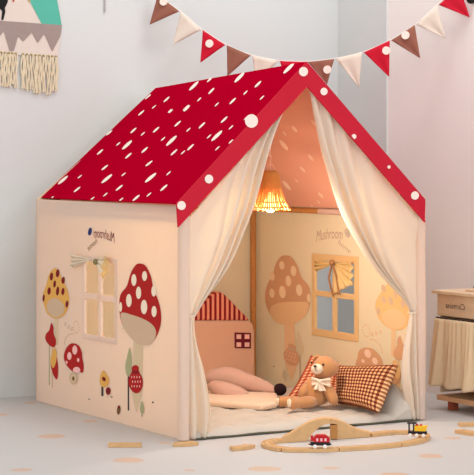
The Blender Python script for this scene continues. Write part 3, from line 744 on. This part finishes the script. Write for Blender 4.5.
# ------------------------------------------------------------------ toy railway
M_beech = wood_mat('beech', (214, 172, 122), 10, (3, 9, 9)); M_beechd = wood_mat('beech_edge', (178, 130, 78), 10, (9, 3, 9))
TT = .0115
def profile(wd=.038, h=TT):
    w2 = wd/2; g = .005; c = .0105; dp = .003
    return [(-w2, 0), (w2, 0), (w2, h), (c+g/2, h), (c+g/2, h-dp), (c-g/2, h-dp), (c-g/2, h), (-c+g/2, h), (-c+g/2, h-dp), (-c-g/2, h-dp), (-c-g/2, h), (-w2, h)]
def track(path, name, parent, inv=None, m=None, z=0.0005):
    b = MB(); pr_ = profile(); n = len(pr_); rings = []
    for k, p in enumerate(path):
        a = path[max(0, k-1)]; c = path[min(len(path)-1, k+1)]; t = (c-a); t.z = 0; t.normalize(); s_ = Vector((-t.y, t.x, 0))
        rings.append([p+s_*x+Vector((0, 0, h+z)) for x, h in pr_])
    i0 = 0
    for r in rings: b.v += r
    for k in range(len(rings)-1):
        for q in range(n):
            a = k*n+q; c = k*n+(q+1) % n; b.f.append([a, c, c+n, a+n]); b.m.append(0)
    b.f.append(list(range(n))[::-1]); b.m.append(0); b.f.append([(len(rings)-1)*n+q for q in range(n)]); b.m.append(0)
    return b.build(name, m or M_beech, parent, inv=inv, smooth=False)
tz = TT
ctl = [(286, 438.6), (274, 439.6), (267, 442), (270, 445), (284, 447.8), (305, 448.3), (325, 448), (350, 446.8), (375, 445.2), (398, 443), (415, 440.3), (424, 437), (423, 433.5), (412, 431), (396, 430.8), (382, 431.8), (369, 433.3)]
gw = [fl(x, y, tz) for x, y in ctl]
for p in gw: p.z = 0
F_ = curve_pts(gw, 0)
rt = thing('toy_railway', 'wooden toy railway loop with an arched bridge on the floor', 'train track', (gw[5].x, gw[5].y, 0))
RI = inv_of(rt)
cuts = [0, 2.0, 4.0, 6.5, 9.0, 10.6, 12.4, 14.2, 16]
for a, c in zip(cuts, cuts[1:]):
    track([F_((a+.02+(c-a-.04)*k/14)/16) for k in range(15)], 'track_piece', rt, RI)
# bridge, two sloped spans meeting over a pillar
yA = gw[0].y; yC = gw[-1].y
def bridge(pts, name, wd=.038):
    y_at = lambda x: yA+(yC-yA)*(x-286)/(369-286)
    P_ = [pt(x, y, y_at(x)-wd/2) for x, y in pts]
    for p in P_: p.z = max(p.z, .0006)
    b = MB(); b.prism(P_, (0, wd, 0)); return b.build(name, M_beech, rt, inv=RI, weld=True, bevel=.0012, smooth=False)
bridge([(283, 437.3), (292, 432.5), (300, 427.3), (309, 422.2), (318, 419.2), (326, 418.2), (331, 418.5), (331, 423.6), (325, 424.4), (319, 427.6), (313, 433), (309, 438), (307, 445), (283, 445)], 'bridge_span')
bridge([(331.3, 418.5), (338, 420), (345, 423.2), (352, 427), (360, 430.4), (370, 432.3), (370, 445), (345, 445), (337.2, 445), (337.2, 424.6), (331.3, 423.6)], 'bridge_span')
b = MB(); y_ = yA+(yC-yA)*(333-286)/83; a = pt(330.3, 424, y_); c = pt(337, 424, y_)
b.box(((a.x+c.x)/2, y_-.004, (a.z-.0005)/2+.001), (c.x-a.x, .042, a.z-.004)); b.build('bridge_pillar', wood_mat('beech_dark', (186, 130, 70), 8, (9, 9, 2)), rt, inv=RI, smooth=False, bevel=.001)  # pillar in a darker beech tone

# trains
M_white = mat('toy_white', (246, 240, 236), .4); M_tblk = mat('toy_black', (30, 26, 34), .4); M_tred = mat('toy_red', (196, 24, 34), .4)
M_tyel = mat('toy_yellow', (240, 190, 40), .4)
def wheels(parent, xs, r=.0068, half=.0125):
    for x in xs:
        for s_ in (-1, 1):
            b = MB(); prf = [(0, -.0022), (r*.92, -.0022), (r, -.001), (r, .0012), (r*.55, .0024), (0, .0024)]
            if s_ > 0: pass
            b.lathe([(a_, z_*-1) for a_, z_ in prf], (x, s_*half, r), 0, 18, 'Y'); b.build('wheel', M_white, parent)
def toy(name, label, cat, px, py, rz):
    p = fl(px, py, TT); return thing(name, label, cat, (p.x, p.y, TT+.0006), rz)
tr = toy('toy_locomotive', 'small red wooden toy locomotive with three windows on the front track', 'toy train', 321, 448.2, .02)
wheels(tr, (-.0205, .012), .0066)
b = MB(); b.box((-.003, 0, .0145), (.064, .019, .011)); b.box((.031, 0, .0125), (.006, .010, .005)); b.box((-.038, 0, .0125), (.008, .006, .004)); b.build('chassis', M_tblk, tr, bevel=.0015, smooth=False)
b = MB(); b.box((0.002, 0, .0285), (.052, .022, .017)); b.build('cab', M_tred, tr, bevel=.002, smooth=False)
b = MB(); b.prism([Vector((x, -.013, z)) for x, z in ((-.022, .037), (.024, .037), (.014, .0445), (-.014, .0445))], (0, .026, 0)); b.build('cab_roof', M_tred, tr, bevel=.0015, smooth=False)
b = MB(); b.box((-.028, 0, .029), (.012, .018, .010)); b.lathe([(0, .034), (.004, .034), (.005, .041), (0, .041)], (-.030, 0, 0), n=12); b.build('bonnet', M_tred, tr, bevel=.001)
for x in (-.013, .0005, .014):
    b = MB(); b.box((x, 0, .0285), (.007, .0232, .010)); b.build('window', mat('toy_window', (238, 190, 200), .3), tr, smooth=False, bevel=.0008)
ty = toy('toy_tipper_engine', 'small black and yellow toy wagon on the right end of the track', 'toy train', 417.5, 436.8, -.18)
wheels(ty, (-.024, -.002, .021), .0062)
b = MB(); b.box((0, 0, .014), (.064, .020, .010)); b.build('chassis', M_tblk, ty, bevel=.0015, smooth=False)
b = MB(); b.box((-.0285, 0, .032), (.004, .022, .028)); b.box((-.013, .009, .032), (.004, .004, .028)); b.box((-.013, -.009, .032), (.004, .004, .028)); b.box((-.019, 0, .047), (.032, .026, .005)); b.build('cab', M_tblk, ty, bevel=.001, smooth=False)
b = MB(); b.prism([Vector((x, -.0125, z)) for x, z in ((-.010, .020), (.028, .020), (.036, .038), (-.010, .038))], (0, .025, 0)); b.build('tub', M_tyel, ty, bevel=.0015, smooth=False)
b = MB(); b.ell((-.002, 0, .040), (.005, .006, .004)); b.ell((.012, 0, .040), (.004, .005, .004)); tag(b.build('load', M_tred, ty), 'red knobs on top')

# loose track pieces
def loose(px, py, length, rz, label, curve=0.0, name='track_piece'):
    p = fl(px, py, TT); p.z = 0
    o0 = track([Vector((-length/2+length*k/12, curve*((k/6-1)**2), 0)) for k in range(13)], name, None)
    o0.location = p; o0.rotation_euler = (0, 0, rz); return tag(o0, label, 'toy track', 'loose wooden track pieces on the floor')
loose(125, 443.3, .110, 0.0, 'straight loose wooden track piece lying alone left of the tent corner')
loose(185, 442.5, .075, .35, 'short loose wooden track piece beside the foot of the left door curtain', .01)
loose(243, 446, .085, .75, 'slanting loose wooden track piece between tent corner and railway loop', .012)
loose(470, 423, .080, .1, 'loose wooden track piece nearest the small cabinet legs')
loose(467, 431, .085, -.95, 'loose wooden track piece at the right edge, nearer the viewer')
b = MB()

# ------------------------------------------------------------------ small cabinet on the right
CA = -math.atan2(.858, .513); cb = wp(226, 1.13)
cab = thing('play_kitchen_cabinet', 'small pale wooden cabinet with a beige curtain front on stubby legs', 'cabinet', (cb.x, cb.y, 0), CA)
M_ply = wood_mat('pale_ply', (226, 196, 164), 5, (2, 9, 9)); M_legw = wood_mat('red_wood', (168, 84, 58), 8, (9, 9, 2))
CW, CD = .46, .235
def cbx(name, c, d, m, bev=.002): b = MB(); b.box(c, d); return b.build(name, m, cab, smooth=False, bevel=bev)
cbx('top', (CW/2-.004, CD/2-.006, .4495), (CW+.02, CD+.02, .013), M_ply)
cbx('worktop', (CW/2+.06, CD/2+.02, .4605), (CW-.10, CD-.06, .008), M_ply)
cbx('apron', (CW/2, .006, .401), (CW-.002, .012, .083), M_ply)
cbx('back_panel', (CW/2, CD-.004, .245), (CW-.002, .008, .39), mat('panel_shade', (70, 48, 38), .7))  # dark base colour paints in the shade inside the cabinet
for x in (.006, CW-.006): cbx('side_panel', (x, CD/2+.004, .252), (.012, CD-.02, .376), M_ply)
cbx('bottom_board', (CW/2-.001, CD/2, .0445), (CW+.004, CD, .019), wood_mat('warm_board', (222, 172, 128), 5, (2, 9, 9)))
for x in (.062, CW-.062):
    for y in (.03, CD-.04):
        b = MB(); b.box((x, y, .0175), (.030, .030, .034)); b.build('leg', M_legw, cab, smooth=False, bevel=.002)
b = MB(); b.tube([(.004, -.006, .352), (CW-.004, -.006, .352)], .0035, n=10); tag(b.build('curtain_rod', mat('rod_dark', (70, 52, 44), .4), cab), 'dark thin rod')
b = MB()
def sk(u, v):
    x = .008+(CW-.016)*u-(.036*v**1.1)*max(0, 1-u*3.2)
    y = -.018-.012*v+.005*math.sin(u*PI*34+math.sin(u*23))*(1-v)**1.5+(.002+.014*v**.7)*math.sin(u*PI*11+1.6*math.sin(u*7)+.9*v)*(.6+.4*math.sin(u*17)); return (x, y, .350-v*(.258+.004*math.sin(u*30)))
b.grid(sk, 200, 26)
M_lin = mat('linen', (240, 214, 178), .98, .05, 60, .3, 700, trans=.1)
b.build('cabinet_curtain', M_lin, cab, solid=.002, angle=80)
cbx('rail', (.165+.05, .05, .474), (.10, .008, .008), mat('rail_dark', (70, 50, 44), .4)); 
for x in (.18, .25): cbx('rail_post', (x, .05, .467), (.006, .006, .010), MATS['rail_dark'], .0)
vs, fs = text_mesh('Carmina', .032); b = MB(); w_ = max(v.x for v in vs)-min(v.x for v in vs); wt = .118
for f in fs: b.face([(.118-vs[k].x/w_*wt, -.0008, .391+vs[k].y) for k in f])
b.build('lettering', mat('ink_brown', (96, 70, 58)), cab, smooth=False)

# ------------------------------------------------------------------ pennant garland
gar = [(140, -20), (160, -3), (180, 11), (202, 29.5), (226, 44.5), (251.5, 55), (279, 60.5), (307, 61.5), (335, 58.5), (363, 52), (390.5, 40), (415.5, 24.5), (438, 4.5), (460, -14)]
pa = on_wall(138, -22); nR = Vector((-RD.y, RD.x, 0)); r_ = rdir(466, -20); pc = EYE+r_*((RP-EYE).dot(nR)/r_.dot(nR))
def gy(px): t = (px-138)/(466-138); return pa.y-.02+(pc.y-pa.y)*t
G = lambda x, y, dy=0: pt(x, y, gy(x)+dy)
gl = thing('pennant_garland', 'string of red, brown and cream pennants hanging along the walls above the tent', 'garland', (G(307, 61).x, G(307, 61).y, G(307, 61).z))
GI = inv_of(gl)
b = MB(); sf = curve_pts([G(*p) for p in gar], 0); b.tube([sf(k/80) for k in range(81)], .0024, n=6); b.build('string', mat('string_white', (244, 236, 230)), gl, inv=GI)
MR = mat('felt_red', (200, 22, 48), .95, .05, 30, .2, 300); MBn = mat('felt_brown', (150, 96, 80), .95, .05, 30, .2, 300); MC = mat('felt_cream', (228, 214, 200), .95, .03, 30, .2, 300)
flags = [(1, (149.7, 24.5), (164, 2)), (2, (173, 44.5), None), (0, (200.5, 62.5), (210, 44)), (1, (227.5, 76), None), (2, (256, 84), None), (0, (289, 90), None), (1, (327, 84), (328, 70)),
         (2, (359, 87), None), (0, (389, 76.5), (387, 51)), (1, (420, 58), (406, 35.5)), (2, (445.5, 38), None), (0, (469.5, 17), None)]
for i, (mi, tip, dot) in enumerate(flags):
    a = gar[i+1]; c = gar[i+2]; wv = .006*math.sin(i*2.1)
    if i == 0: a = (157, -6)
    b = MB(); A, C_, Tp = G(a[0]+.8, a[1]+.5, -.002), G(c[0]-.8, c[1]+.5, -.002), G(tip[0], tip[1], -.012+wv)
    n = 8
    def fg(u, v): return A.lerp(C_, u).lerp(Tp, v)+Vector((0, .006*math.sin(u*PI*2)*(1-v)*v*3, 0))
    b.grid(fg, n, n, 0)
    if dot:
        dc = G(dot[0], dot[1], -.002); nn = (C_-A).cross(Tp-A).normalized()
        if nn.y > 0: nn = -nn
        tt = (dc-A).dot(nn); dc = dc-nn*(tt-.0085)
        b.prism([dc+((C_-A).normalized()*math.cos(k*PI/8)+nn.cross((C_-A).normalized())*math.sin(k*PI/8))*.0155 for k in range(16)][::-1], nn*-.004, 1)
    o = b.build('pennant', [(MR, MBn, MC)[mi], M_dot], gl, inv=GI, solid=.003)
b = MB(); hk = Vector(pt(473.5, -1, pc.y-.02)); r_ = rdir(473.5, -1); hk = EYE+r_*((RP-EYE).dot(nR)/r_.dot(nR))
b.ell(hk-nR*(.012 if nR.y > 0 else -.012), (.019, .012, .020)); tag(b.build('wall_hook', mat('hook_black', (24, 24, 26), .5)), 'black round wall hook at the garland upper right end', 'hook')

# ------------------------------------------------------------------ wall hanging, upper left
hw = lambda x, y, o=.012: on_wall(x, y)-Vector((-BD.y, BD.x, 0))*o
hb = hw(28, 55)
hg = thing('wall_hanging', 'patterned cloth wall hanging with teal shape, grey triangles and cream fringe', 'wall hanging', hb, TA)
HGI = inv_of(hg); b = MB()
def hp_(pts, m, o): b.prism([hw(x, y, o) for x, y in pts], Vector((-BD.y, BD.x, 0))*.0012, m)
b.prism([hw(x, y, .006) for x, y in ((-34, -30), (52, -30), (56.5, -2), (61.3, 26), (59, 45), (57.5, 58), (28, 55.5), (-34, 52))], Vector((-BD.y, BD.x, 0))*.004, 0)
hp_([(22, -10), (28.5, 0), (41, 24), (61, 26), (56, -2), (54, -10)], 1, .008)
hp_([(-34, 18.5), (61.2, 25.2), (60.2, 33.5), (59.6, 36), (51.5, 51.5), (44.5, 36), (43.3, 34), (37, 43), (31, 32.5), (22.5, 41.5), (17.5, 36), (13, 51), (9, 51), (3, 31), (-4, 40), (-10, 30), (-17, 44), (-24, 30), (-34, 44)], 2, .0085)
hp_([(-10, -12), (6, -12), (7, 2), (4, 8), (4.5, 12), (2.5, 20), (.5, 20), (1.5, 11), (-2, 8), (-5, 20), (-7, 20), (-8, 6)], 3, .009)
hp_([(11.3, -6), (14.3, -6), (13.3, 2), (12, 2.2)], 4, .009); hp_([(26, -4), (29, 0), (29.5, 3), (27.5, 1)], 5, .0095)
b.build('cloth', [mat('hanging_cream', (226, 214, 204), .95, .02, 30, .2, 300), mat('hanging_teal', (92, 186, 166), .95), mat('hanging_grey', (162, 146, 140), .95, .08, 30), mat('hanging_black', (30, 28, 30), .95), mat('hanging_rust', (190, 80, 50), .95), mat('hanging_gold', (206, 168, 96), .95)], hg, inv=HGI, smooth=False)
M_fr = mat('fringe_cream', (232, 218, 190), .98, .06, 60, .5, 300)
rr = random.Random(5)
for k, x in enumerate((-30, -26, -22, -18, -14, -8, -4, 0, 3.8, 7.5, 11, 14.6, 22, 26, 30, 34.6, 38.6, 42.6, 47.3, 51.2, 55)):
    b = MB(); y0 = 52.5+.075*x; L_ = 37+rr.uniform(-3, 2)-(4 if x < 17 else 0)
    for s_ in range(3):
        ph = rr.uniform(0, 6); dx = (s_-1)*1.1
        path = [hw(x+dx+.75*math.sin(ph+t*.62), y0+L_*t/12+(rr.uniform(-1, 1) if t == 12 else 0), .008+.002*s_) for t in range(13)]
        b.tube(path, [.0022 if t < 1 else .0036+.0007*math.sin(t*2+ph) for t in range(13)], n=6)
    b.ell(hw(x, y0, .010), (.0055, .005, .0045), 1, 8, 6)
    b.build('fringe_tassel', [M_fr, mat('knot_olive', (170, 150, 96))], hg, inv=HGI)
# short hanging cord at the upper edge of the photo
b = MB(); b.tube([hw(104, -25, .006), hw(104.2, 12.5, .006)], .0028, n=8)
o = b.build('hanging_rod', mat('rod_grey', (176, 172, 172), .4)); tag(o, 'thin grey rod hanging on the wall above the rear roof corner', 'rod')
